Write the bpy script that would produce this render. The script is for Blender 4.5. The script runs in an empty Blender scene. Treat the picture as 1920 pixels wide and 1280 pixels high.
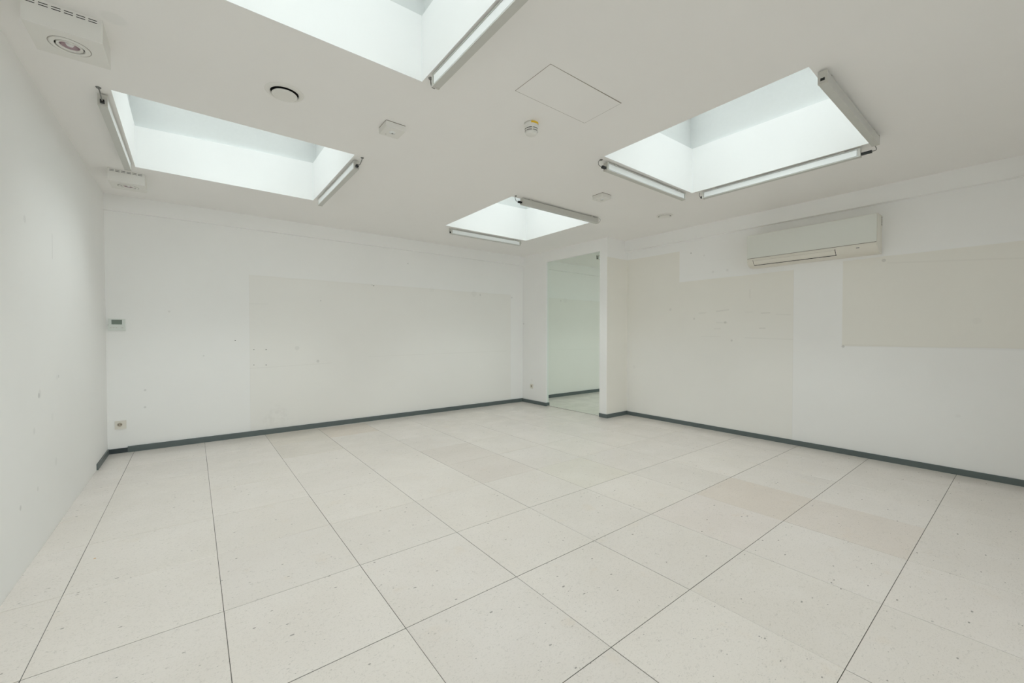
import bpy, bmesh, math, random
from mathutils import Vector, Matrix
random.seed(7)
R = math.radians
sc = bpy.context.scene
C = sc.collection

# ------------------------------------------------------------------ camera, sky, light, exposure
cam = bpy.data.cameras.new('camera'); cam_o = bpy.data.objects.new('camera', cam); C.objects.link(cam_o)
cam.sensor_width = 36.0; cam.lens = 767.65 * 36 / 1920; cam.clip_start = 0.02
cam_o.location = (0, 0, 1.237); cam_o.rotation_euler = (R(90 - 0.879), 0, R(-37.974))
sc.camera = cam_o
sc.view_settings.view_transform = 'Standard'; sc.view_settings.look = 'None'
sc.view_settings.gamma = 1.0; sc.view_settings.use_curve_mapping = False
sc.view_settings.exposure = 2.15
sc.cycles.max_bounces = 24; sc.cycles.diffuse_bounces = 16; sc.cycles.glossy_bounces = 6
sc.cycles.transparent_max_bounces = 12
SKY = 1.5
w = bpy.data.worlds.new('overcast_sky'); sc.world = w; w.use_nodes = True
bg = w.node_tree.nodes['Background']
bg.inputs['Color'].default_value = (0.955, 1.0, 1.005, 1); bg.inputs['Strength'].default_value = SKY

H = 2.687                    # ceiling
XL, XR, YB, YF = -0.704, 5.347, 5.91, -3.0
XP, YP = 4.858, 3.929        # mirror wall face, pillar near face
# skylight openings: corners (x0y0, x1y0, x1y1, x0y1), shaft top heights at x0 and x1
WELLS = [
    dict(q=[(-.366, 3.387), (1.043, 3.39), (1.039, 4.807), (-.374, 4.80)], z=(3.042, 3.088)),
    dict(q=[(-.35, .78), (1.050, .78), (1.050, 2.182), (-.35, 2.178)], z=(3.02, 3.060)),
    dict(q=[(2.641, .775), (4.045, .795), (4.035, 2.183), (2.648, 2.176)], z=(3.10, 3.135)),
    dict(q=[(2.644, 3.392), (4.05, 3.40), (4.053, 4.842), (2.650, 4.827)], z=(3.125, 3.168)),
]
CURB_TOP = 3.60
def portal(name, loc, sx, sy, rot):
    l = bpy.data.lights.new(name, 'AREA'); l.shape = 'RECTANGLE'; l.size = sx; l.size_y = sy
    l.cycles.is_portal = True
    o = bpy.data.objects.new(name, l); C.objects.link(o); o.location = loc; o.rotation_euler = rot
for k, W_ in enumerate(WELLS):
    cx = sum(p[0] for p in W_['q']) / 4; cy = sum(p[1] for p in W_['q']) / 4
    portal('sky_portal', (cx, cy, CURB_TOP - .01), 1.47, 1.47, (0, 0, 0))
ADDED_WIN = (-0.3, 3.3, 0.6, 2.3)   # unseen window added behind the camera to brighten the room: x0 x1 z0 z1
portal('window_portal', ((ADDED_WIN[0] + ADDED_WIN[1]) / 2, YF - .02, (ADDED_WIN[2] + ADDED_WIN[3]) / 2), ADDED_WIN[1] - ADDED_WIN[0], ADDED_WIN[3] - ADDED_WIN[2], (R(90), 0, 0))

# ------------------------------------------------------------------ helpers
def box(bm, x0, x1, y0, y1, z0, z1):
    vs = [bm.verts.new(p) for p in ((x0,y0,z0),(x1,y0,z0),(x1,y1,z0),(x0,y1,z0),(x0,y0,z1),(x1,y0,z1),(x1,y1,z1),(x0,y1,z1))]
    for f in ((0,3,2,1),(4,5,6,7),(0,1,5,4),(1,2,6,5),(2,3,7,6),(3,0,4,7)):
        bm.faces.new([vs[i] for i in f])
    return vs
def bevel(bm, r, seg=2, ang=30):
    es = [e for e in bm.edges if len(e.link_faces) == 2 and e.calc_face_angle(0) > R(ang)]
    if es: bmesh.ops.bevel(bm, geom=es, offset=r, segments=seg, profile=.5, affect='EDGES')
def mesh(name, bm, mat, smooth=False):
    bmesh.ops.recalc_face_normals(bm, faces=bm.faces)
    me = bpy.data.meshes.new(name); bm.to_mesh(me); bm.free()
    if mat: me.materials.append(mat)
    if smooth:
        for p in me.polygons: p.use_smooth = True
    return me
def obj(name, bm, mat, parent=None, loc=(0,0,0), smooth=False):
    me = bm if isinstance(bm, bpy.types.Mesh) else mesh(name, bm, mat, smooth)
    o = bpy.data.objects.new(name, me); C.objects.link(o)
    o.parent = parent; o.location = loc
    return o
def sharp(o, ang=35):
    m = o.data
    m.set_sharp_from_angle(angle=R(ang)) if hasattr(m, 'set_sharp_from_angle') else None
def new(): return bmesh.new()
def boxbm(*a, b=0, seg=2):
    bm = new(); box(bm, *a)
    if b: bevel(bm, b, seg)
    return bm
def struct(name, bm, mat, parent=None):
    o = obj(name, bm, mat, parent)
    if parent is None: o['kind'] = 'structure'
    return o
def empty(name, label, cat, loc, rz=0, group=None):
    o = bpy.data.objects.new(name, None); C.objects.link(o)
    o.location = loc; o.rotation_euler = (0, 0, rz); o.empty_display_size = .05
    o['label'] = label; o['category'] = cat
    if group: o['group'] = group
    return o
def lathe(bm, prof, n=40, close=False):
    rings = []
    for r, z in prof:
        if r < 1e-6: rings.append([bm.verts.new((0, 0, z))])
        else: rings.append([bm.verts.new((r*math.cos(2*math.pi*k/n), r*math.sin(2*math.pi*k/n), z)) for k in range(n)])
    for a, b in zip(rings, rings[1:]):
        for k in range(n):
            k2 = (k+1) % n
            if len(a) == 1 and len(b) == 1: continue
            if len(a) == 1: bm.faces.new((a[0], b[k], b[k2]))
            elif len(b) == 1: bm.faces.new((a[k], a[k2], b[0]))
            else: bm.faces.new((a[k], a[k2], b[k2], b[k]))
def tube(name, pts, r, mat, parent):
    """a round wire through points, built as a mesh"""
    P = [Vector(p) for p in pts]
    S = []
    for i in range(len(P)-1):       # Catmull-Rom
        p0, p1, p2, p3 = P[max(i-1,0)], P[i], P[i+1], P[min(i+2, len(P)-1)]
        for k in range(6):
            t = k/6
            S.append(.5*((2*p1)+(p2-p0)*t+(2*p0-5*p1+4*p2-p3)*t*t+(3*p1-p0-3*p2+p3)*t**3))
    S.append(P[-1])
    bm = new(); rings = []
    n = 8; up = Vector((.31, .27, .9))
    for i, p in enumerate(S):
        d = (S[min(i+1, len(S)-1)] - S[max(i-1, 0)]).normalized()
        a = d.cross(up).normalized(); b = d.cross(a)
        rings.append([bm.verts.new(p + r*(a*math.cos(2*math.pi*k/n) + b*math.sin(2*math.pi*k/n))) for k in range(n)])
    for a, b in zip(rings, rings[1:]):
        for k in range(n): bm.faces.new((a[k], a[(k+1) % n], b[(k+1) % n], b[k]))
    bm.faces.new(rings[0]); bm.faces.new(rings[-1])
    return obj(name, bm, mat, parent, smooth=True)

# ------------------------------------------------------------------ materials
class N:
    """small node-graph helper"""
    def __init__(s, name):
        s.m = bpy.data.materials.new(name); s.m.use_nodes = True; s.t = s.m.node_tree
        s.b = s.t.nodes['Principled BSDF']
        s._p = None
    def n(s, typ, **kw):
        nd = s.t.nodes.new(typ)
        for k, v in kw.items(): setattr(nd, k, v)
        return nd
    def put(s, sock, v):
        if isinstance(v, bpy.types.NodeSocket): s.t.links.new(v, sock)
        else: sock.default_value = v
    def math(s, op, a, b=0.0, clamp=False):
        nd = s.n('ShaderNodeMath', operation=op, use_clamp=clamp); s.put(nd.inputs[0], a); s.put(nd.inputs[1], b); return nd.outputs[0]
    def mix(s, f, a, b, typ='MIX'):
        nd = s.n('ShaderNodeMix', data_type='RGBA', blend_type=typ)
        s.put(nd.inputs[0], f); s.put(nd.inputs[6], a if isinstance(a, bpy.types.NodeSocket) else (*a, 1)); s.put(nd.inputs[7], b if isinstance(b, bpy.types.NodeSocket) else (*b, 1)); return nd.outputs[2]
    def pos(s):
        if s._p is None:
            g = s.n('ShaderNodeNewGeometry'); x = s.n('ShaderNodeSeparateXYZ'); s.t.links.new(g.outputs['Position'], x.inputs[0])
            s.P = g.outputs['Position']; s._p = x.outputs
        return s._p
    def noise(s, vec, scale, detail=3, rough=.55):
        nd = s.n('ShaderNodeTexNoise'); s.put(nd.inputs['Vector'], vec); nd.inputs['Scale'].default_value = scale
        nd.inputs['Detail'].default_value = detail; nd.inputs['Roughness'].default_value = rough; return nd.outputs['Fac']
    def ramp(s, v, a, b, lo=0.0, hi=1.0, smooth=True):
        nd = s.n('ShaderNodeMapRange'); nd.interpolation_type = 'SMOOTHSTEP' if smooth else 'LINEAR'
        s.put(nd.inputs[0], v); nd.inputs[1].default_value = a; nd.inputs[2].default_value = b
        nd.inputs[3].default_value = lo; nd.inputs[4].default_value = hi; return nd.outputs[0]
    def rect(s, u, v, u0, u1, v0, v1, soft=.006, softv=None):
        sv = softv or soft
        a = s.math('MULTIPLY', s.ramp(u, u0-soft/2, u0+soft/2), s.ramp(u, u1-soft/2, u1+soft/2, 1, 0))
        b = s.math('MULTIPLY', s.ramp(v, v0-sv/2, v0+sv/2), s.ramp(v, v1-sv/2, v1+sv/2, 1, 0))
        return s.math('MULTIPLY', a, b)
    def dist2(s, u, v, cu, cv):
        du = s.math('SUBTRACT', u, cu); dv = s.math('SUBTRACT', v, cv)
        return s.math('SQRT', s.math('ADD', s.math('MULTIPLY', du, du), s.math('MULTIPLY', dv, dv)))
    def spot(s, u, v, cu, cv, r, soft=None):
        return s.ramp(s.dist2(u, v, cu, cv), r, r + (soft or r*.6), 1, 0)
    def seg(s, u, v, a, b, width):
        (ax, ay), (bx, by) = a, b; dx, dy = bx-ax, by-ay; L2 = dx*dx+dy*dy
        pu = s.math('SUBTRACT', u, ax); pv = s.math('SUBTRACT', v, ay)
        t = s.math('DIVIDE', s.math('ADD', s.math('MULTIPLY', pu, dx), s.math('MULTIPLY', pv, dy)), L2, clamp=True)
        qu = s.math('SUBTRACT', pu, s.math('MULTIPLY', t, dx)); qv = s.math('SUBTRACT', pv, s.math('MULTIPLY', t, dy))
        d = s.math('SQRT', s.math('ADD', s.math('MULTIPLY', qu, qu), s.math('MULTIPLY', qv, qv)))
        return s.ramp(d, width*.4, width, 1, 0)
    def bump(s, h, strength, dist=.002):
        nd = s.n('ShaderNodeBump'); nd.inputs['Strength'].default_value = strength; nd.inputs['Distance'].default_value = dist
        s.put(nd.inputs['Height'], h); s.t.links.new(nd.outputs[0], s.b.inputs['Normal'])
    def done(s, col, rough=.6, spec=.3, metal=0.0):
        s.put(s.b.inputs['Base Color'], col if isinstance(col, bpy.types.NodeSocket) else (*col, 1))
        s.put(s.b.inputs['Roughness'], rough); s.b.inputs['Specular IOR Level'].default_value = spec; s.b.inputs['Metallic'].default_value = metal
        return s.m
def plain(name, col, rough=.5, spec=.4, metal=0.0, var=.03, scale=30):
    k = N(name); k.pos()
    c = k.mix(k.noise(k.P, scale), tuple(x*(1-var) for x in col), tuple(min(1, x*(1+var)) for x in col))
    return k.done(c, rough, spec, metal)

PAINT = (0.893, 0.892, 0.884)
def paint(name, base=PAINT, extra=None, rough=.55):
    k = N(name); p = k.pos()
    big = k.noise(k.P, 1.3, 4); fine = k.noise(k.P, 140, 2)
    col = k.mix(k.ramp(big, .3, .7), tuple(c*.985 for c in base), base)
    if extra: col = extra(k, p, col)
    k.bump(fine, .12, .0015)
    return k.done(col, rough, .25)
def back_extra(k, p, col):
    X, Y, Z = p
    zt = k.math('ADD', Z, k.math('MULTIPLY', k.math('SUBTRACT', k.noise(k.P, 2.5), .5), .02))
    m = k.rect(X, zt, .551, 4.583, -.1, 1.972, .008)
    col = k.mix(m, col, k.mix(1, col, (.974, .964, .944), 'MULTIPLY'))
    edge = k.rect(X, zt, .551, 4.583, 1.955, 1.975, .012)            # ridge of old paint along the top
    edge2 = k.rect(X, Z, .548, .556, .06, 1.97, .004); edge3 = k.rect(X, Z, 4.578, 4.586, .06, 1.97, .004)
    e = k.math('MAXIMUM', k.math('MULTIPLY', edge, .6), k.math('MAXIMUM', edge2, edge3))
    col = k.mix(k.math('MULTIPLY', e, .05), col, (.45, .43, .40))
    scr = k.seg(X, Z, (.55, .83), (1.5, .86), .006)
    scr = k.math('MAXIMUM', scr, k.math('MULTIPLY', k.seg(X, Z, (2.0, .93), (4.5, .95), .008), .6))
    scr = k.math('MAXIMUM', scr, k.seg(X, Z, (.55, 1.62), (.75, 1.625), .006))
    st = k.spot(X, Z, .85, .22, .06, .12)                             # grey scuffs above the skirting
    st = k.math('MAXIMUM', st, k.spot(X, Z, .74, .17, .03, .08))
    st = k.math('MULTIPLY', st, k.ramp(k.noise(k.P, 18), .4, .7))
    col = k.mix(k.math('MULTIPLY', scr, .10), col, (.45, .43, .40))
    col = k.mix(k.math('MULTIPLY', st, .10), col, (.40, .38, .36))
    for (x, z, r, a) in ((-.408,.645,.008,.25),(-.41,.461,.008,.25),(1.36,1.7,.006,.3),(1.07,1.07,.02,.12),(1.32,.89,.014,.25),
                         (3.92,1.93,.014,.2),(3.79,1.945,.04,.06),(4.61,1.925,.012,.22),(3.0,1.96,.03,.04),(2.6,2.33,.008,.3),(-.2,1.5,.008,.15),(.1,1.0,.007,.2)):
        col = k.mix(k.math('MULTIPLY', k.spot(X, Z, x, z, r), a), col, (.3, .3, .29))
    return col
def right_extra(k, p, col):
    X, Y, Z = p
    zt = k.math('ADD', Z, k.math('MULTIPLY', k.math('SUBTRACT', k.noise(k.P, 3), .5), .012))
    # beige ground of the left field and of the upper right panel; white repainted areas are the base
    m1 = k.rect(Y, zt, 1.692, 5.0, -.1, 2.40, .006)
    w1 = k.rect(Y, zt, 1.0, 3.066, 1.972, 2.6, .006)
    m1 = k.math('MULTIPLY', m1, k.math('SUBTRACT', 1.0, w1))
    fade = k.ramp(Z, .9, 1.75, .55, 1.0)
    m1 = k.math('MULTIPLY', m1, fade)
    m2 = k.rect(Y, zt, -5, 1.25, 1.125, 2.008, .010)
    m = k.math('MAXIMUM', m1, m2)
    col = k.mix(m, col, k.mix(1, col, (.95, .932, .885), 'MULTIPLY'))
    line = k.math('MULTIPLY', k.rect(Y, Z, 3.062, 3.070, .06, 1.97, .006), .4)
    line = k.math('MAXIMUM', line, k.rect(Y, Z, 1.688, 1.696, .06, 1.98, .006))
    line = k.math('MAXIMUM', line, k.rect(Y, zt, -5, 1.25, 1.118, 1.132, .008))
    line = k.math('MAXIMUM', line, k.seg(Y, Z, (1.25, 1.14), (-.1, 1.11), .01))
    line = k.math('MAXIMUM', line, k.seg(Y, Z, (.9, 1.94), (.0, 1.86), .01))
    col = k.mix(k.math('MULTIPLY', line, .07), col, (.42, .40, .36))
    # filler scratches left by removed shelves
    for a, b, wd, al in (((2.55,1.545),(2.40,1.56),.012,.16),((2.78,1.53),(2.70,1.535),.016,.10),((2.02,1.50),(1.93,1.50),.008,.22),
                         ((2.58,1.32),(2.50,1.32),.008,.14),((2.04,1.32),(1.98,1.32),.008,.22),((2.55,1.40),(2.42,1.395),.012,.10),
                         ((2.2,1.52),(2.12,1.52),.010,.08),((2.15,1.79),(2.15,1.69),.010,.12),((2.2,1.205),(1.70,1.19),.008,.10),
                         ((1.86,1.48),(1.72,1.47),.010,.10),((2.75,1.22),(2.5,1.22),.008,.07)):
        col = k.mix(k.math('MULTIPLY', k.seg(Y, Z, a, b, wd), al), col, (.40, .39, .36))
    for a, b, wd in (((2.70,2.21),(2.30,2.20),.010),((2.85,2.05),(2.5,2.05),.006)):
        col = k.mix(k.math('MULTIPLY', k.seg(Y, Z, a, b, wd), .6), col, (.87, .87, .86))
    for (y, z, r, a) in ((2.44,1.40,.012,.25),(2.36,1.17,.010,.25),(2.9,2.35,.007,.5),(2.72,2.29,.010,.12),(2.6,2.06,.012,.10),(2.42,2.06,.012,.12),
                         (2.85,1.46,.01,.2),(3.2,1.6,.014,.15),(1.24,1.12,.01,.35),(.93,1.97,.012,.3),(.32,1.36,.02,.04),(3.80,.75,.02,.05),(.42,.52,.012,.06)):
        col = k.mix(k.math('MULTIPLY', k.spot(Y, Z, y, z, r), a), col, (.30, .29, .27))
    return col
def pillar_extra(k, p, col):
    X, Y, Z = p
    side = k.math('MULTIPLY', k.ramp(Y, YP+.002, YP+.006, 1, 0), k.ramp(Z, 2.398, 2.404, 1, 0))   # lower part of the pillar's side is beige
    col = k.mix(side, col, k.mix(1, col, (.95, .932, .88), 'MULTIPLY'))
    for (y, z, r, a) in ((5.64,.42,.02,.06),(5.66,.36,.015,.08),(5.87,1.45,.012,.3)):
        col = k.mix(k.math('MULTIPLY', k.spot(Y, Z, y, z, r), a), col, (.35, .35, .34))
    return col
def left_extra(k, p, col):
    X, Y, Z = p
    s = k.seg(Y, Z, (3.90, 1.885), (3.893, 1.73), .006)
    col = k.mix(k.math('MULTIPLY', s, .35), col, (.40, .40, .40))
    for (y, z, r, a) in ((3.551,.888,.012,.4),(3.57,.895,.02,.12),(4.0,.964,.008,.3),(3.96,.96,.012,.12),(3.83,.72,.02,.06),(3.35,1.86,.016,.14),
                         (3.45,.70,.014,.14),(3.9,.42,.02,.10),(3.2,.35,.01,.3),(3.5,.36,.01,.2)):
        col = k.mix(k.math('MULTIPLY', k.spot(Y, Z, y, z, r), a), col, (.33, .34, .34))
    return col
def ceil_extra(k, p, col):
    X, Y, Z = p
    col = k.mix(k.math('MULTIPLY', k.spot(X, Y, -.27, 2.62, .035, .02), .16), col, (.62, .66, .64))
    return col
M = {}
M['wall'] = paint('white_wall_paint')
M['wall_back'] = paint('back_wall_paint', extra=back_extra)
M['wall_right'] = paint('right_wall_paint', extra=right_extra)
M['wall_pillar'] = paint('pillar_paint', extra=pillar_extra)
M['wall_left'] = paint('left_wall_paint', extra=left_extra)
M['ceiling'] = paint('ceiling_paint', (0.885, 0.873, 0.862), ceil_extra)
M['shaft'] = paint('shaft_paint', (0.86, 0.87, 0.865))
M['curb'] = plain('grey_skylight_curb', (.64, .66, .65), .5, .3)
M['baseboard'] = plain('slate_grey_skirting', (.112, .138, .138), .45, .4, var=.08, scale=6)
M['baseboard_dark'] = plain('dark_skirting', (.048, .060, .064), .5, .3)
M['alu'] = plain('pale_aluminium', (.60, .60, .57), .38, .5, .35)
M['cap'] = plain('fixture_end_cap', (.58, .57, .53), .5, .4)
M['diffuser'] = plain('opal_diffuser', (.88, .90, .90), .25, .5, var=.01)
M['black'] = plain('black_plastic', (.012, .013, .014), .4, .4)
M['cable'] = plain('grey_cable', (.24, .24, .23), .5, .3)
M['white_plastic'] = plain('white_plastic', (.78, .77, .74), .4, .4, var=.01)
M['cream_plastic'] = plain('cream_plastic', (.74, .71, .64), .35, .4, var=.01)
M['dark_gap'] = plain('dark_gap', (.02, .02, .02), .8, .1)
M['seam'] = plain('seam_shadow', (.30, .27, .24), .8, .1)
M['ac'] = plain('cream_white_ac_plastic', (.77, .742, .67), .30, .5, var=.01)
M['ac_front'] = plain('gloss_ac_front', (.735, .745, .70), .16, .5, var=.005)
M['grey_print'] = plain('grey_print', (.25, .25, .24), .5, .3)
M['socket_recess'] = plain('beige_recess', (.42, .37, .30), .5, .3)
M['lcd'] = plain('lcd_screen', (.16, .20, .17), .2, .5)
M['therm'] = plain('thermostat_plastic', (.69, .725, .695), .4, .4, var=.01)
M['yellow'] = plain('yellow_label', (.80, .52, .03), .5, .3)
M['lamp_reflector'] = plain('mauve_dichroic_reflector', (.50, .38, .42), .15, .6, .6)
M['bulb'] = plain('clear_bulb_glass', (.85, .86, .86), .1, .6)
M['added_ground'] = plain('added_ground_grey', (.34, .34, .33), .8, .2, var=.1, scale=2)  # for the unseen slab added outside the rear window
M['wood'] = plain('added_window_frame', (.30, .31, .32), .5, .4)
def mirror_mat():
    k = N('greenish_mirror'); return k.done((.86, .93, .875), .015, .5, 1.0)
M['mirror'] = mirror_mat()
def glass_mat():
    m = bpy.data.materials.new('skylight_glass'); m.use_nodes = True; t = m.node_tree; t.nodes.clear()
    o = t.nodes.new('ShaderNodeOutputMaterial'); mx = t.nodes.new('ShaderNodeMixShader'); a = t.nodes.new('ShaderNodeBsdfTransparent')
    b = t.nodes.new('ShaderNodeBsdfGlossy'); f = t.nodes.new('ShaderNodeFresnel'); f.inputs['IOR'].default_value = 1.45
    nz = t.nodes.new('ShaderNodeTexNoise'); nz.inputs['Scale'].default_value = 2
    rp = t.nodes.new('ShaderNodeMapRange'); rp.inputs[3].default_value = .02; rp.inputs[4].default_value = .06
    t.links.new(nz.outputs['Fac'], rp.inputs[0]); t.links.new(rp.outputs[0], b.inputs['Roughness'])
    a.inputs['Color'].default_value = (.95, .965, .96, 1)
    t.links.new(f.outputs[0], mx.inputs[0]); t.links.new(a.outputs[0], mx.inputs[1]); t.links.new(b.outputs[0], mx.inputs[2]); t.links.new(mx.outputs[0], o.inputs[0])
    return m
M['glass'] = glass_mat()
def tile_mat():
    k = N('limestone_tile'); p = k.pos(); X, Y, Z = p
    oi = k.n('ShaderNodeObjectInfo')
    off = k.n('ShaderNodeCombineXYZ'); rv = oi.outputs['Random']
    k.put(off.inputs[0], k.math('MULTIPLY', rv, 37.0)); k.put(off.inputs[1], k.math('MULTIPLY', rv, 91.0)); k.put(off.inputs[2], k.math('MULTIPLY', rv, 13.0))
    va = k.n('ShaderNodeVectorMath', operation='ADD'); k.put(va.inputs[0], k.P); k.put(va.inputs[1], off.outputs[0]); V = va.outputs[0]
    base = oi.outputs['Color']
    big = k.noise(V, 2.2, 4, .6)
    col = k.mix(k.ramp(big, .35, .7), k.mix(1, base, (.97, .965, .955), 'MULTIPLY'), base)
    warm = k.ramp(k.noise(V, 5.5, 3, .6), .60, .78)
    col = k.mix(k.math('MULTIPLY', warm, .30), col, k.mix(1, base, (.97, .90, .80), 'MULTIPLY'))
    # shell fragments: short curls and pits
    st = k.n('ShaderNodeMapping'); st.inputs['Scale'].default_value = (1.0, 1.9, 1.0); k.put(st.inputs[0], V)
    SV = st.outputs[0]
    curl = k.noise(SV, 34, 2, .5)
    c1 = k.ramp(k.math('ABSOLUTE', k.math('SUBTRACT', curl, .52)), .003, .016, 1, 0)
    gate = k.ramp(k.noise(SV, 30, 2), .54, .60)
    col = k.mix(k.math('MULTIPLY', k.math('MULTIPLY', c1, gate), .36), col, (.27, .26, .24))
    mot = k.noise(SV, 75, 3, .65)
    col = k.mix(k.math('MULTIPLY', k.ramp(mot, .56, .70), .22), col, (.42, .40, .37))
    for scl, cut, amt in ((26, .76, .75), (55, .74, .62)):
        vo = k.n('ShaderNodeTexVoronoi'); vo.inputs['Scale'].default_value = scl; k.put(vo.inputs['Vector'], SV)
        sep = k.n('ShaderNodeSeparateColor'); k.put(sep.inputs[0], vo.outputs['Color'])
        d = k.math('SUBTRACT', k.math('ADD', vo.outputs['Distance'], k.math('MULTIPLY', k.math('SUBTRACT', k.noise(SV, scl*4, 1), .5), .20)), k.math('MULTIPLY', k.math('POWER', sep.outputs[0], 3.0), .22))
        pit = k.math('MULTIPLY', k.ramp(d, -.02, .03, 1, 0), k.ramp(sep.outputs[1], cut-.02, cut+.02))
        col = k.mix(k.math('MULTIPLY', pit, amt), col, (.24, .23, .21))
    fine = k.noise(V, 160, 2, .6)
    col = k.mix(k.ramp(fine, .55, .72), col, k.mix(1, col, (.90, .90, .89), 'MULTIPLY'))
    # rust-coloured flecks along one joint, a hairline crack, a dark fleck
    r = None
    for (x, y, q) in ((-.49, 1.83, .010), (-.51, 1.635, .012), (-.493, 1.51, .011), (-.52, 1.445, .012), (-.44, 3.2, .006)):
        s = k.spot(X, Y, x, y, q); r = s if r is None else k.math('MAXIMUM', r, s)
    r = k.math('MULTIPLY', r, k.ramp(k.noise(k.P, 60), .42, .55))
    col = k.mix(k.math('MULTIPLY', r, .75), col, (.62, .33, .10))
    cr = None
    for a, b in (((.075,1.190),(.070,1.160)),((.070,1.160),(.083,1.125)),((.083,1.125),(.088,1.100)),((.088,1.100),(.098,1.085))):
        s = k.seg(X, Y, a, b, .0028); cr = s if cr is None else k.math('MAXIMUM', cr, s)
    col = k.mix(k.math('MULTIPLY', cr, .6), col, (.22, .21, .19))
    col = k.mix(k.math('MULTIPLY', k.seg(X, Y, (-.385, 1.735), (-.35, 1.742), .007), .6), col, (.22, .23, .22))
    k.bump(fine, .02, .0006)
    rough = k.ramp(k.noise(k.P, 3.5, 3), .3, .7, .17, .27)
    return k.done(col, rough, .5)
M['tile'] = tile_mat()
M['grout'] = plain('dark_joint', (.10, .098, .088), .9, .1)

# ------------------------------------------------------------------ floor
floor = struct('floor', boxbm(XL-.2, XR+.2, YF-.2, YB+.2, -.20, -.0016), M['grout'])
xs = [-.0, -.4988, .1000, .6995, 1.2978, 1.8965, 2.4925, 3.0915, 3.6870, 4.2900, 4.8980]   # measured joint lines, index 1..10
xs = [XL] + xs[1:] + [XR]
ys = [2.2270 + .6015*j for j in range(-7, 7)]
ys = [YF] + ys + [YB]
ys = [y for y in ys if YF <= y <= YB]
SPECIAL = {(5,2):(.93,.915,.90), (5,1):(.945,.93,.915), (4,5):(.95,.91,.86), (3,5):(.95,.94,.90), (7,-2):(.94,.90,.86), (7,-3):(.955,.925,.90),
           (2,3):(1.0,1.0,.99), (3,4):(.95,.945,.92), (6,-2):(.975,.955,.95), (3,6):(.96,.94,.90), (4,1):(1.01,1.01,1.0), (6,0):(.98,.985,.95)}
TILE = (.748, .704, .668)
n_t = 0
GX = [0, .0012, .0011, .0010, .0014, .0013, .0013, .0012, .0011, .0010, .0010, 0]   # half joint widths
for a in range(len(xs)-1):
    for b in range(len(ys)-1):
        x0, x1, y0, y1 = xs[a], xs[a+1], ys[b], ys[b+1]
        g0 = GX[a] if 0 < a else 0.0; g1 = GX[a+1] if a < len(xs)-2 else 0.0
        hw = lambda y: .0012 if (y > 2.3 or y < .6) else .0015 if y < 1.2 else .0018
        h0 = hw(ys[b]); h1 = hw(ys[b+1])
        j = random.uniform
        x0 += g0 + j(-.0003, .0003); x1 -= g1 + j(-.0003, .0003); y0 += h0; y1 -= h1
        if x0 > XP and y0 > YP: continue                       # inside the mirror wall
        bm = new(); box(bm, x0, x1, y0, y1, -.02, j(-.0003, .0003)*1)
        top = [e for e in bm.edges if all(v.co.z > -.01 for v in e.verts)]
        bmesh.ops.bevel(bm, geom=top, offset=.0011, segments=1, affect='EDGES')
        o = obj('tile', bm, M['tile'], floor)
        jj = round((ys[b] - 2.227)/.6015)
        t = SPECIAL.get((a, jj), None)
        v = j(.975, 1.015); wv = j(-.012, .012)
        t = t or (v, v, v - abs(wv))
        o.color = (TILE[0]*t[0], TILE[1]*t[1], TILE[2]*t[2], 1); n_t += 1

# ------------------------------------------------------------------ ceiling with four openings
def ceiling():
    bm = new()
    gx = [XL-.1, -.37, 1.045, 2.646, 4.046, XR+.2]; gy = [YF-.2, .78, 2.18, 3.39, 4.81, YB+.2]
    over = {}
    for k, (i0, j0) in enumerate(((1,3),(1,1),(3,1),(3,3))):
        q = WELLS[k]['q']
        for (di, dj), p in zip(((0,0),(1,0),(1,1),(0,1)), q): over[(i0+di, j0+dj)] = p
    lo, hi = {}, {}
    for i in range(6):
        for jx in range(6):
            p = over.get((i, jx), (gx[i], gy[jx]))
            lo[i, jx] = bm.verts.new((*p, H)); hi[i, jx] = bm.verts.new((*p, H+.12))
    holes = {(1,3),(1,1),(3,1),(3,3)}                    # the shafts close the openings
    solid = lambda i, jx: 0 <= i < 5 and 0 <= jx < 5 and (i, jx) not in holes
    for i in range(5):
        for jx in range(5):
            if not solid(i, jx): continue
            bm.faces.new((lo[i,jx], lo[i,jx+1], lo[i+1,jx+1], lo[i+1,jx])); bm.faces.new((hi[i,jx], hi[i+1,jx], hi[i+1,jx+1], hi[i,jx+1]))
    return bm
struct('ceiling', ceiling(), M['ceiling'])

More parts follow.
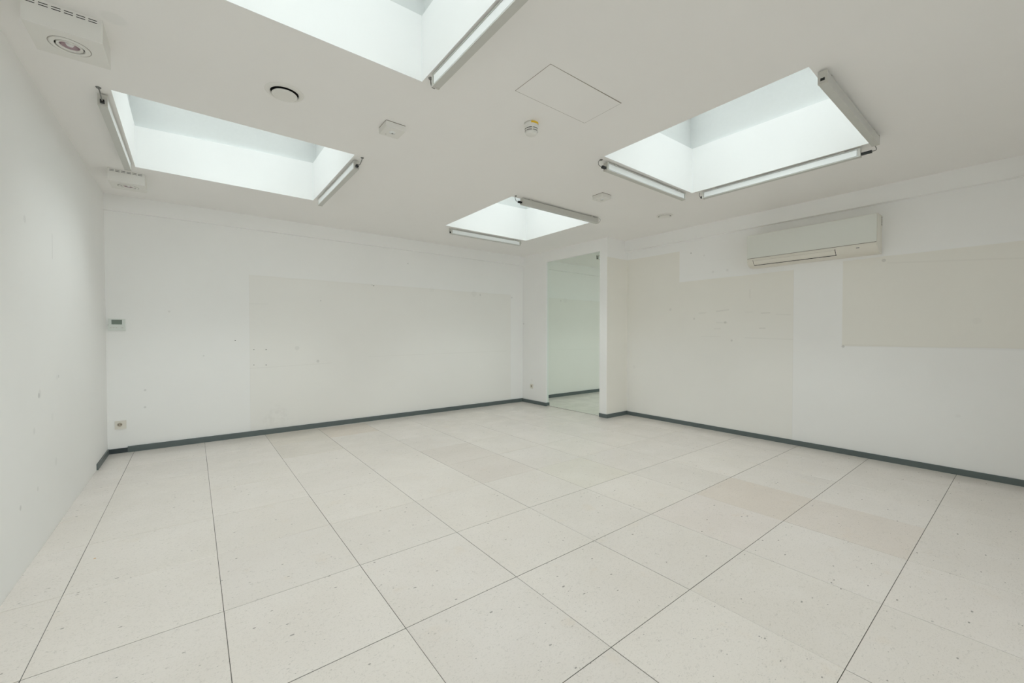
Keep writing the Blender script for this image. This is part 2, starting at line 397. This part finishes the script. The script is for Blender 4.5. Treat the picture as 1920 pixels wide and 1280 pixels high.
# skylights: plaster shaft, wider grey curb, glass
def ring_bm(qi, qo, zi0, zi1):
    """shell between an inner and an outer quad; zi0/zi1 functions of x for bottom and top"""
    bm = new()
    a = [bm.verts.new((x, y, zi0(x))) for x, y in qi]; b = [bm.verts.new((x, y, zi1(x))) for x, y in qi]
    c = [bm.verts.new((x, y, zi0(x))) for x, y in qo]; d = [bm.verts.new((x, y, zi1(x))) for x, y in qo]
    for k in range(4):
        l = (k+1) % 4
        bm.faces.new((a[k], a[l], b[l], b[k])); bm.faces.new((c[k], d[k], d[l], c[l]))
        bm.faces.new((b[k], b[l], d[l], d[k])); bm.faces.new((a[k], c[k], c[l], a[l]))
    return bm
def grow(q, d):
    s = ((-1,-1),(1,-1),(1,1),(-1,1))
    return [(x+sx*d, y+sy*d) for (x, y), (sx, sy) in zip(q, s)]
for k, W_ in enumerate(WELLS):
    q = W_['q']; (za, zb) = W_['z']; xa, xb = q[0][0], q[1][0]
    top = lambda x, za=za, zb=zb, xa=xa, xb=xb: za + (zb-za)*(x-xa)/(xb-xa)
    win = struct('window_%d' % (k+1), ring_bm(q, grow(q, .20), lambda x: H+.0005, top), M['shaft'])
    q2 = grow(q, .035)
    obj('curb', ring_bm(q2, grow(q2, .10), top, lambda x: CURB_TOP), M['curb'], win)
    fr = obj('frame', ring_bm(grow(q2, -.03), grow(q2, .10), lambda x: CURB_TOP, lambda x: CURB_TOP+.05), M['alu'], win)
    cx = sum(p[0] for p in q)/4; cy = sum(p[1] for p in q)/4
    obj('pane', boxbm(q2[0][0]-.01, q2[1][0]+.01, q2[0][1]-.01, q2[2][1]+.01, CURB_TOP+.02, CURB_TOP+.026), M['glass'], win)

# ------------------------------------------------------------------ walls
struct('wall_left', boxbm(XL-.2, XL, YF-.2, YB+.2, -.004, H), M['wall_left'])
struct('wall_back', boxbm(XL, XR+.2, YB, YB+.2, -.004, H), M['wall_back'])
struct('wall_right', boxbm(XR, XR+.2, YF-.2, YB, -.004, H), M['wall_right'])
bm = new()
D = .038; MY0, MY1, MZ = 4.07, 5.262, 2.506
box(bm, XP+D, XR, YP, YB, -.004, H)
box(bm, XP, XP+D, YP, MY0, -.004, H); box(bm, XP, XP+D, MY1, YB, -.004, H); box(bm, XP, XP+D, MY0, MY1, MZ, H)
struct('wall_mirror_side', bm, M['wall_pillar'])
bm = new()                                                        # wall behind the camera with an opening for the added, unseen window
box(bm, XL, XR, YF-.2, YF, -.004, ADDED_WIN[2]); box(bm, XL, XR, YF-.2, YF, ADDED_WIN[3], H)
box(bm, XL, ADDED_WIN[0], YF-.2, YF, ADDED_WIN[2], ADDED_WIN[3]); box(bm, ADDED_WIN[1], XR, YF-.2, YF, ADDED_WIN[2], ADDED_WIN[3])
struct('wall_front', bm, M['wall'])
bm = new()
t = .05
box(bm, ADDED_WIN[0], ADDED_WIN[1], YF-.14, YF-.08, ADDED_WIN[2], ADDED_WIN[2]+t); box(bm, ADDED_WIN[0], ADDED_WIN[1], YF-.14, YF-.08, ADDED_WIN[3]-t, ADDED_WIN[3])
for f in (0, .3333, .6667, 1):
    x = ADDED_WIN[0] + (ADDED_WIN[1]-ADDED_WIN[0]-t)*f; box(bm, x, x+t, YF-.14, YF-.08, ADDED_WIN[2]+t, ADDED_WIN[3]-t)
w5 = struct('window_5', bm, M['wood'])  # frame of the unseen window, added for extra daylight
for i in range(3):
    x0 = ADDED_WIN[0] + t + (ADDED_WIN[1]-ADDED_WIN[0]-t)*i/3; x1 = ADDED_WIN[0] + (ADDED_WIN[1]-ADDED_WIN[0]-t)*(i+1)/3
    obj('pane', boxbm(x0, x1, YF-.113, YF-.107, ADDED_WIN[2]+t, ADDED_WIN[3]-t), M['glass'], w5)
struct('added_ground_slab', boxbm(-14, 18, YF-18, YF-.2, -.35, -.15), M['added_ground'])  # unseen slab added so less light enters from below onto the ceiling
# plaster bands under the ceiling
struct('trim_1', boxbm(XL, XP, YB-.042, YB, 2.522, H, b=.004), M['wall'])
struct('trim_2', boxbm(XR-.066, XR, YF, YP, 2.522, H, b=.004), M['wall'])
# skirting
BH = .058
struct('baseboard_back', boxbm(-.55, XP, YB-.018, YB, 0, BH+.004, b=.003), M['baseboard'])
struct('baseboard_corner', boxbm(XL+.012, -.55, YB-.006, YB, 0, BH-.008, b=.001), M['baseboard_dark'])
struct('baseboard_left', boxbm(XL, XL+.012, 5.285, YB, 0, BH-.004, b=.002), M['baseboard'])
struct('baseboard_mirror', boxbm(XP-.012, XP, MY1-.012, YB-.018, 0, BH, b=.002), M['baseboard'])
struct('baseboard_jamb', boxbm(XP, XP+D-.006, MY1-.012, MY1, 0, BH, b=.002), M['baseboard'])
struct('baseboard_pillar', boxbm(XP-.012, XP, YP-.012, MY0-.002, 0, BH, b=.002), M['baseboard'])
struct('baseboard_return', boxbm(XP, XR, YP-.012, YP, 0, BH, b=.002), M['baseboard'])
struct('baseboard_right', boxbm(XR-.014, XR, YF, YP-.012, 0, BH-.004, b=.002), M['baseboard'])

# ------------------------------------------------------------------ mirror
mr = empty('mirror', 'tall greenish mirrored glass panel set into the wall beside the far pillar', 'mirror', (XP+D-.005, (MY0+MY1)/2, 0))
obj('mirror_glass', boxbm(-.001, .005, -(MY1-MY0)/2+.001, (MY1-MY0)/2-.001, .012, MZ-.001), M['mirror'], mr)
obj('bottom_channel', boxbm(-.004, .005, -(MY1-MY0)/2+.001, (MY1-MY0)/2-.001, .0005, .012), M['alu'], mr)

# ------------------------------------------------------------------ batten lights round the skylights
LZ0, LZ1, LW = 2.612, 2.676, .042
def batten(length, label):
    """runs along local x from 0 to length, lit face towards local +y (the skylight), origin at ceiling height"""
    t = empty('batten_light', label, 'light fixture', (0, 0, 0), 0, 'slim batten lights around the skylights')
    zb, zt, w = LZ0-H, LZ1-H, LW
    # casing: open channel of back, bottom and top lips
    bm = new(); pr = [(0,zb),(w,zb),(w,zb+.006),(w-.006,zb+.009),(w-.006,zt-.009),(w,zt-.006),(w,zt),(.008,zt),(0,zt-.008)]
    rings = [[bm.verts.new((x, y, z)) for y, z in pr] for x in (.014, length-.014)]
    for k in range(len(pr)):
        l = (k+1) % len(pr); bm.faces.new((rings[0][k], rings[0][l], rings[1][l], rings[1][k]))
    bm.faces.new(rings[0]); bm.faces.new(rings[1])
    obj('casing', bm, M['alu'], t)
    obj('diffuser', boxbm(.022, length-.022, w-.0065, w-.001, zb+.0095, zt-.0095, b=.002), M['diffuser'], t)
    for x0, x1 in ((0, .014), (length-.014, length)):
        c = obj('end_cap', boxbm(x0, x1, -.001, w+.001, zb-.001, zt+.001, b=.004), M['cap'], t)
    s = obj('socket', boxbm(-.002, .001, .010, w-.012, zb+.012, zb+.026, b=.0005), M['black'], t)
    s = obj('socket', boxbm(length-.001, length+.002, .010, w-.012, zb+.012, zb+.026, b=.0005), M['black'], t)
    for x in (.10, length-.13):
        obj('mounting_clip', boxbm(x, x+.03, .004, w-.004, zt-.001, 0, b=.001), M['cap'], t)
    return t
def place(t, x, y, rz): t.location = (x, y, H); t.rotation_euler = (0, 0, rz)
def plug(t, end, length, ln=.045):
    """black plug at the 0 end or the far end"""
    zb = LZ0-H
    if end == 0: return obj('plug', boxbm(-ln, -.002, .012, .031, zb+.010, zb+.028, b=.004), M['black'], t)
    return obj('plug', boxbm(length+.002, length+ln, .012, .031, zb+.010, zb+.028, b=.004), M['black'], t)
def rose(t, x, y):
    bm = new(); lathe(bm, [(0, -.006), (.010, -.006), (.013, 0), (0, 0)], 16)
    return obj('cable_rose', bm, M['cable'], t, (x, y, 0), True)
def cable(t, pts): return tube('cable', pts, .0031, M['cable'], t)
zc = LZ0 - H + .019
PI = math.pi
# rz chosen so that local +y looks at the skylight
L = 1.215
l1 = batten(1.229, 'batten light along the left edge of the far left skylight, near the left wall'); place(l1, -.432, 4.686, -PI/2)
# local x runs towards -y: far end of the local axis is the near end in the room
def lx(t): return t
plug(l1, 1, 1.229, .02); cable(l1, [(1.249, .022, zc), (1.275, .022, zc+.005), (1.285, .018, zc+.03), (1.290, .012, -.004)]); rose(l1, 1.290, .012)
l2 = batten(1.229, 'batten light along the right edge of the far left skylight'); place(l2, 1.104, 3.478, PI/2)
plug(l2, 0, 1.229, .03); cable(l2, [(-.03, .020, zc), (-.055, .012, zc), (-.062, .0, zc+.03), (-.07, -.004, -.004)]); rose(l2, -.07, -.004)
l3 = batten(1.23, 'batten light on the far edge of the right skylight, just above an emergency light'); place(l3, 3.962, 2.253, PI)
plug(l3, 1, 1.23); cable(l3, [(1.275, .022, zc), (1.31, .02, zc+.004), (1.315, .02, zc+.035), (1.285, .022, -.003)]); rose(l3, 1.285, .022)
plug(l3, 0, 1.23, .012); cable(l3, [(-.012, .022, zc), (-.02, .022, zc+.02), (-.018, .022, -.003)])
l4 = batten(1.205, 'batten light on the near edge of the right skylight, showing its grey underside and back'); place(l4, 2.72, .714, 0)
plug(l4, 1, 1.205, .018)
l5 = batten(1.24, 'long bright batten light on the right edge of the right skylight'); place(l5, 4.10, .85, PI/2)
plug(l5, 0, 1.24, .065); cable(l5, [(-.065, .022, zc), (-.09, .03, zc), (-.095, .08, zc+.01), (-.085, .15, zc+.01)])
plug(l5, 1, 1.24, .022); cable(l5, [(1.262, .022, zc), (1.275, .024, zc+.02), (1.275, .022, -.003)])
l6 = batten(1.22, 'batten light on the right edge of the skylight nearest the camera'); place(l6, 1.101, .86, PI/2)
plug(l6, 1, 1.22, .022); cable(l6, [(1.242, .022, zc), (1.262, .024, zc+.02), (1.262, .028, -.004)]); rose(l6, 1.262, .028)
l7 = batten(1.21, 'batten light on the near edge of the farthest skylight, seen from behind'); place(l7, 2.743, 3.331, 0)
plug(l7, 0, 1.21); cable(l7, [(-.045, .022, zc), (-.075, .022, zc+.01), (-.085, .022, zc+.04), (-.075, .022, -.003)]); rose(l7, -.075, .022)
plug(l7, 1, 1.21, .014); cable(l7, [(1.224, .022, zc), (1.255, .022, zc+.012), (1.262, .022, zc+.04), (1.25, .022, -.003)])
l8 = batten(1.21, 'batten light on the far edge of the farthest skylight, facing the room'); place(l8, 3.985, 4.932, PI)
plug(l8, 1, 1.21, .012); plug(l8, 0, 1.21, .008); cable(l8, [(-.014, .022, zc), (-.022, .022, zc+.02), (-.02, .022, -.003)]); cable(l8, [(1.222, .022, zc), (1.23, .022, zc+.02), (1.228, .022, -.003)])

# ------------------------------------------------------------------ ceiling fittings
def spot_box(x0, x1, y0, y1, label):
    cx, cy = (x0+x1)/2, (y0+y1)/2; hx, hy = (x1-x0)/2, (y1-y0)/2; zb = 2.580-H
    t = empty('spotlight_box', label, 'spotlight', (cx, cy, H), 0, 'white boxes with a recessed spotlight')
    # body with a round recess in the underside
    n = 48; r0 = .060; bm = new()
    circ = [bm.verts.new((r0*math.cos(2*PI*k/n), r0*math.sin(2*PI*k/n), zb)) for k in range(n)]
    up = [bm.verts.new((v.co.x, v.co.y, zb+.05)) for v in circ]
    sq = []
    for k in range(n):
        a = 2*PI*k/n; c_, s_ = math.cos(a), math.sin(a); m = max(abs(c_), abs(s_)); sq.append((hx*c_/m, hy*s_/m))
    out = [bm.verts.new((x, y, zb)) for x, y in sq]; topv = [bm.verts.new((x, y, 0)) for x, y in sq]
    for k in range(n):
        l = (k+1) % n
        bm.faces.new((circ[k], circ[l], out[l], out[k])); bm.faces.new((circ[k], up[k], up[l], circ[l]))
        bm.faces.new((out[k], out[l], topv[l], topv[k]))
    bm.faces.new(up); bm.faces.new(topv)
    obj('housing', bm, M['white_plastic'], t)
    # two rows of ventilation slots on the near face
    for row in (0, 1):
        for k in range(6):
            xa = -hx + .012 + k*(2*hx-.020)/6; z = -.012 - row*.010
            obj('vent_slot', boxbm(xa, xa+.028, -hy-.0006, -hy+.002, z-.0015, z+.0015), M['dark_gap'], t)
    bm = new(); lathe(bm, [(.050, zb-.001), (.053, zb-.004), (.066, zb-.003), (.069, zb+.0005), (.060, zb+.0005), (.050, zb+.012)], n); obj('trim_ring', bm, M['white_plastic'], t, smooth=True)
    bm = new(); lathe(bm, [(.0695, zb-.0004), (.0715, zb-.0004), (.0715, zb+.001)], n); obj('ring_seam', bm, M['seam'], t)
    bm = new(); lathe(bm, [(.034, zb+.004), (.038, zb-.003), (.044, zb-.002), (.046, zb+.012), (.034, zb+.02)], n); g = obj('gimbal_ring', bm, M['white_plastic'], t, smooth=True)
    bm = new(); lathe(bm, [(.036, zb+.004), (.030, zb+.018), (.018, zb+.034), (0, zb+.040)], n); obj('reflector', bm, M['lamp_reflector'], t, smooth=True)
    bm = new(); lathe(bm, [(0, zb+.001), (.011, zb+.003), (.016, zb+.012), (.013, zb+.032)], 24); obj('bulb', bm, M['bulb'], t, smooth=True)
    for s in (-1, 1):
        obj('spring', boxbm(s*.049-.003, s*.049+.003, -.006, .006, zb+.001, zb+.012), M['dark_gap'], t)
    return t
spot_box(-.562, -.313, 2.669, 2.905, 'large white box with a recessed spotlight, nearest the camera on the ceiling')
spot_box(-.566, -.325, 4.957, 5.207, 'white spotlight box in the far left corner of the ceiling')

def emergency(x0, y0, label):
    s = .135; zb = -.043
    t = empty('emergency_light', label, 'emergency light', (x0+s/2, y0+s/2, H), 0, 'small square white emergency lights')
    bm = boxbm(-s/2, s/2, -s/2, s/2, zb, -.004, b=.0022); obj('housing', bm, M['white_plastic'], t)
    obj('back_plate', boxbm(-s/2-.0005, s/2+.0005, -s/2-.0005, s/2+.0005, -.004, 0), M['seam'], t)
    bm = new(); lathe(bm, [(0, zb-.006), (.006, zb-.006), (.010, zb-.003), (.022, zb-.002), (.024, zb+.001)], 32); obj('lens', bm, M['diffuser'], t, (0, -.004, 0), True)
    bm = new(); lathe(bm, [(0, zb-.0075), (.006, zb-.007), (.007, zb-.005)], 16); obj('led', bm, M['grey_print'], t, (0, -.004, 0), True)
    bm = new(); lathe(bm, [(0, zb-.001), (.003, zb-.001), (.003, zb+.001)], 12); obj('indicator', bm, M['grey_print'], t, (-.03, .04, 0))
    return t
emergency(1.042, 2.71, 'small square white emergency light between the left skylight and the smoke detector')
emergency(3.296, 2.727, 'small square white emergency light between the right and the farthest skylight')

def air_valve(x, y, r, drop, label):
    t = empty('air_valve', label, 'vent', (x, y, H))
    bm = new(); lathe(bm, [(r*.72, .03), (r*.72, -.006), (r*.76, -.011), (r*.92, -.007), (r, -.0005), (r*.72, .0)][:5], 56); o = obj('collar', bm, M['white_plastic'], t, smooth=True)
    bm = new(); lathe(bm, [(r*.74, -.0012), (0, -.0012)], 40); obj('throat', bm, M['dark_gap'], t)
    bm = new(); lathe(bm, [(0, -drop), (r*.5, -drop+.0005), (r*.60, -drop+.003), (r*.655, -drop+.009), (r*.62, -drop+.012), (0, -drop+.012)], 56); obj('disc', bm, M['white_plastic'], t, smooth=True)
    return t
air_valve(.448, 2.782, .104, .026, 'round white ceiling air vent with a dark gap around its hanging disc')
air_valve(4.528, 2.794, .100, .017, 'small flat round vent in the ceiling above the right wall, nearly closed')

t = empty('smoke_detector', 'round white smoke detector with a yellow label on its base', 'smoke detector', (1.848, 2.152, H))
bm = new(); lathe(bm, [(0, 0), (.050, 0), (.050, -.018), (.046, -.022), (0, -.022)], 48); obj('base', bm, M['white_plastic'], t, smooth=True); 
bm = new(); lathe(bm, [(.046, -.022), (.046, -.036), (.043, -.040), (.043, -.044), (.046, -.046), (.045, -.050), (.041, -.053), (.041, -.057), (.042, -.059), (.034, -.074), (.020, -.082), (0, -.084)], 48); hd = obj('head', bm, M['white_plastic'], t, smooth=True)
for z, r in ((-.042, .0455), (-.055, .0437)):
    for k in range(6):
        a0 = k*PI/3 + .10; a1 = a0 + .84
        bm = new(); ra, rb = [], []
        for q in range(9):
            a = a0 + (a1-a0)*q/8
            ra.append((bm.verts.new((r*math.cos(a), r*math.sin(a), z-.0018)), bm.verts.new((r*math.cos(a), r*math.sin(a), z+.0018))))
        for u, v in zip(ra, ra[1:]): bm.faces.new((u[0], v[0], v[1], u[1]))
        obj('slot', bm, M['dark_gap'], hd)
bm = new(); ra = []
for q in range(17):
    a = -PI/2 - .62 + .35 + q*1.35/16 - .35
    a = R(-152) + R(72)*q/16 + R(20)
    ra.append((bm.verts.new((.0508*math.cos(a), .0508*math.sin(a), -.016)), bm.verts.new((.0508*math.cos(a), .0508*math.sin(a), -.002))))
for u, v in zip(ra, ra[1:]): bm.faces.new((u[0], v[0], v[1], u[1]))
obj('yellow_label', bm, M['yellow'], t)['label'] = 'yellow label'

t = empty('access_hatch', 'flush rectangular access hatch panel in the ceiling with a dark seam', 'hatch', (1.825, 1.768, H))
obj('panel', boxbm(-.300, .300, -.150, .150, -.0014, 0, b=.0004), M['ceiling'], t)
bm = new()
vs = [bm.verts.new((x, y, -.0010)) for x, y in ((-.3022,-.152),(.3022,-.156),(.3022,.1525),(-.3022,.1525))]
us = [bm.verts.new((x, y, 0)) for x, y in ((-.3022,-.152),(.3022,-.156),(.3022,.1525),(-.3022,.1525))]
bm.faces.new(vs); bm.faces.new(us)
for k in range(4): bm.faces.new((vs[k], vs[(k+1) % 4], us[(k+1) % 4], us[k]))
obj('seam', bm, M['seam'], t)

# ------------------------------------------------------------------ air conditioner on the right wall
def ac():
    y0, y1 = .945, 2.112; dm = .195
    t = empty('air_conditioner', 'white wall-mounted split air conditioner under the ceiling band on the right wall', 'air conditioner', (XR, (y0+y1)/2, 2.03))
    hw = (y1-y0)/2; zr = 2.03
    # side profile: (distance from wall, z)
    pr = [(0, 2.405), (dm-.03, 2.405), (dm-.008, 2.400), (dm-.004, 2.385), (dm-.004, 2.128), (dm-.010, 2.100), (dm-.030, 2.068), (dm-.065, 2.045), (dm-.10, 2.034), (0, 2.034)]
    bm = new(); sides = []
    for s, inset in ((-1, .012), (-1, 0), (1, 0), (1, .012)):
        k = len(sides); sc_ = 1 if inset == 0 else 1
        ring = []
        for d, z in pr:
            dd = d if inset == 0 else min(d, dm-.016)
            ring.append(bm.verts.new((-dd, s*(hw - (0 if inset else .010)), z-zr)))
        sides.append(ring)
    # order along y: outer(-), inner(-), inner(+), outer(+): outer rings are slightly shallower -> rounded cheeks
    for a, b in zip(sides, sides[1:]):
        for k in range(len(pr)):
            l = (k+1) % len(pr); bm.faces.new((a[k], a[l], b[l], b[k]))
    bm.faces.new(sides[0]); bm.faces.new(sides[-1])
    body = obj('body', bm, M['ac'], t, smooth=True); sharp(body, 28)
    fp = obj('front_panel', boxbm(-dm-.002, -dm+.008, -hw+.004, hw-.004, 2.133-zr, 2.396-zr, b=.003), M['ac_front'], t)
    obj('panel_seam', boxbm(-dm+.002, -dm+.010, -hw+.008, hw-.008, 2.1285-zr, 2.1335-zr), M['seam'], t)
    # swing flap following the curved chin
    fy0, fy1 = -hw+.19+.14, hw-.07
    def chin(z):
        ch = [(dm-.004, 2.128), (dm-.010, 2.100), (dm-.030, 2.068), (dm-.065, 2.045), (dm-.10, 2.034)]
        for (d0, z0), (d1, z1) in zip(ch, ch[1:]):
            if z1 <= z <= z0: return d0 + (d1-d0)*(z0-z)/(z0-z1)
        return ch[-1][0]
    def strip(ya, yb, za, zb, off, th, mat, name, parent, n=6):
        bm = new(); rows = []
        for k in range(n+1):
            z = za + (zb-za)*k/n; d = chin(z) + off
            rows.append([bm.verts.new((-d, y, z-zr)) for y in (ya, yb)] + [bm.verts.new((-d+th, y, z-zr)) for y in (yb, ya)])
        for a, b in zip(rows, rows[1:]):
            for q in range(4): bm.faces.new((a[q], a[(q+1) % 4], b[(q+1) % 4], b[q]))
        bm.faces.new(rows[0]); bm.faces.new(rows[-1])
        return obj(name, bm, mat, parent)
    op = strip(fy0-.005, fy1+.005, 2.110, 2.051, .0012, .004, M['dark_gap'], 'outlet', t)
    strip(fy0, fy1, 2.112, 2.056, .004, .003, M['ac'], 'flap', t)
    obj('flap_crease', boxbm(-(chin(2.10)+.0046), -(chin(2.10)+.0036), fy0, fy1, 2.0995-zr, 2.1005-zr), M['seam'], t)
    obj('indicator_mark', boxbm(-(chin(2.094)+.0035), -(chin(2.094)-.004), -hw+.135, -hw+.160, 2.092-zr, 2.100-zr), M['grey_print'], t)
    for k in range(5):
        obj('side_slot', boxbm(-.030, -.012, -hw-.0006, -hw+.002, 2.395-zr-.018*k-.012, 2.395-zr-.018*k), M['dark_gap'], t)
    return t
ac()

# ------------------------------------------------------------------ small wall fittings
t = empty('thermostat', 'pale wall thermostat with a grey display near the left corner', 'thermostat', (-.6185, YB, 1.345))
obj('housing', boxbm(-.0645, .0645, -.024, 0, -.062, .062, b=.006, seg=3), M['therm'], t)
obj('display', boxbm(-.040, .040, -.0252, -.022, .004, .052, b=.0005), M['lcd'], t)
for x in (-.046, -.024, -.003, .041):
    bm = new(); box(bm, x-.006, x+.006, -.0262, -.022, -.034, -.026); bevel(bm, .001, 1); obj('button', bm, M['cap'], t)
obj('side_switch', boxbm(-.0675, -.064, -.016, -.006, -.008, .006, b=.001), M['grey_print'], t)
def socket(name, label, loc, rz, wd, ht, cx=0.0, tag=True):
    t = empty(name, label, 'power socket', loc, rz, 'wall power sockets')
    m = M['cream_plastic']
    obj('cover_plate', boxbm(-wd/2, wd/2, -.011, 0, -ht/2, ht/2, b=.004, seg=3), m, t)
    bm = new(); n = 32; lathe(bm, [(.026, 0), (.024, .003), (.0205, .002), (.0195, -.004)], n); bmesh.ops.rotate(bm, verts=bm.verts, matrix=Matrix.Rotation(R(90), 3, 'X')); obj('socket_ring', bm, m, t, (cx, -.0105, .004), True)
    bm = new(); lathe(bm, [(.0198, .0), (0, .0)], n); bmesh.ops.rotate(bm, verts=bm.verts, matrix=Matrix.Rotation(R(90), 3, 'X')); obj('recess', bm, M['socket_recess'], t, (cx, -.0114, .004))
    for s in (-1, 1):
        bm = new(); lathe(bm, [(0, .0008), (.0035, .0008), (.0035, 0)], 12); bmesh.ops.rotate(bm, verts=bm.verts, matrix=Matrix.Rotation(R(90), 3, 'X')); obj('pin_hole', bm, M['dark_gap'], t, (cx+s*.0095, -.0116, .004))
    return t
socket('power_socket', 'cream power socket low on the back wall by the left corner', (-.603, YB, .296), 0, .088, .086, -.006)
socket('power_socket', 'white power socket low on the narrow wall left of the mirror', (XP, 5.635, .31), -PI/2, .075, .078)
# empty screw holes left in the back wall
wb = bpy.data.objects['wall_back']
def hole(x, z, r):
    bm = new(); lathe(bm, [(0, -.0006), (r, -.0006), (r*1.15, .0005)], 12); bmesh.ops.rotate(bm, verts=bm.verts, matrix=Matrix.Rotation(R(-90), 3, 'X'))
    obj('screw_hole', bm, M['grey_print'], wb, (x, YB, z))
for x, z, r in ((.593,1.061,.005),(.723,1.059,.006),(.592,.871,.005),(.722,.866,.006),(.404,1.174,.006),(2.052,1.962,.004),(2.075,1.953,.007)): hole(x, z, r)
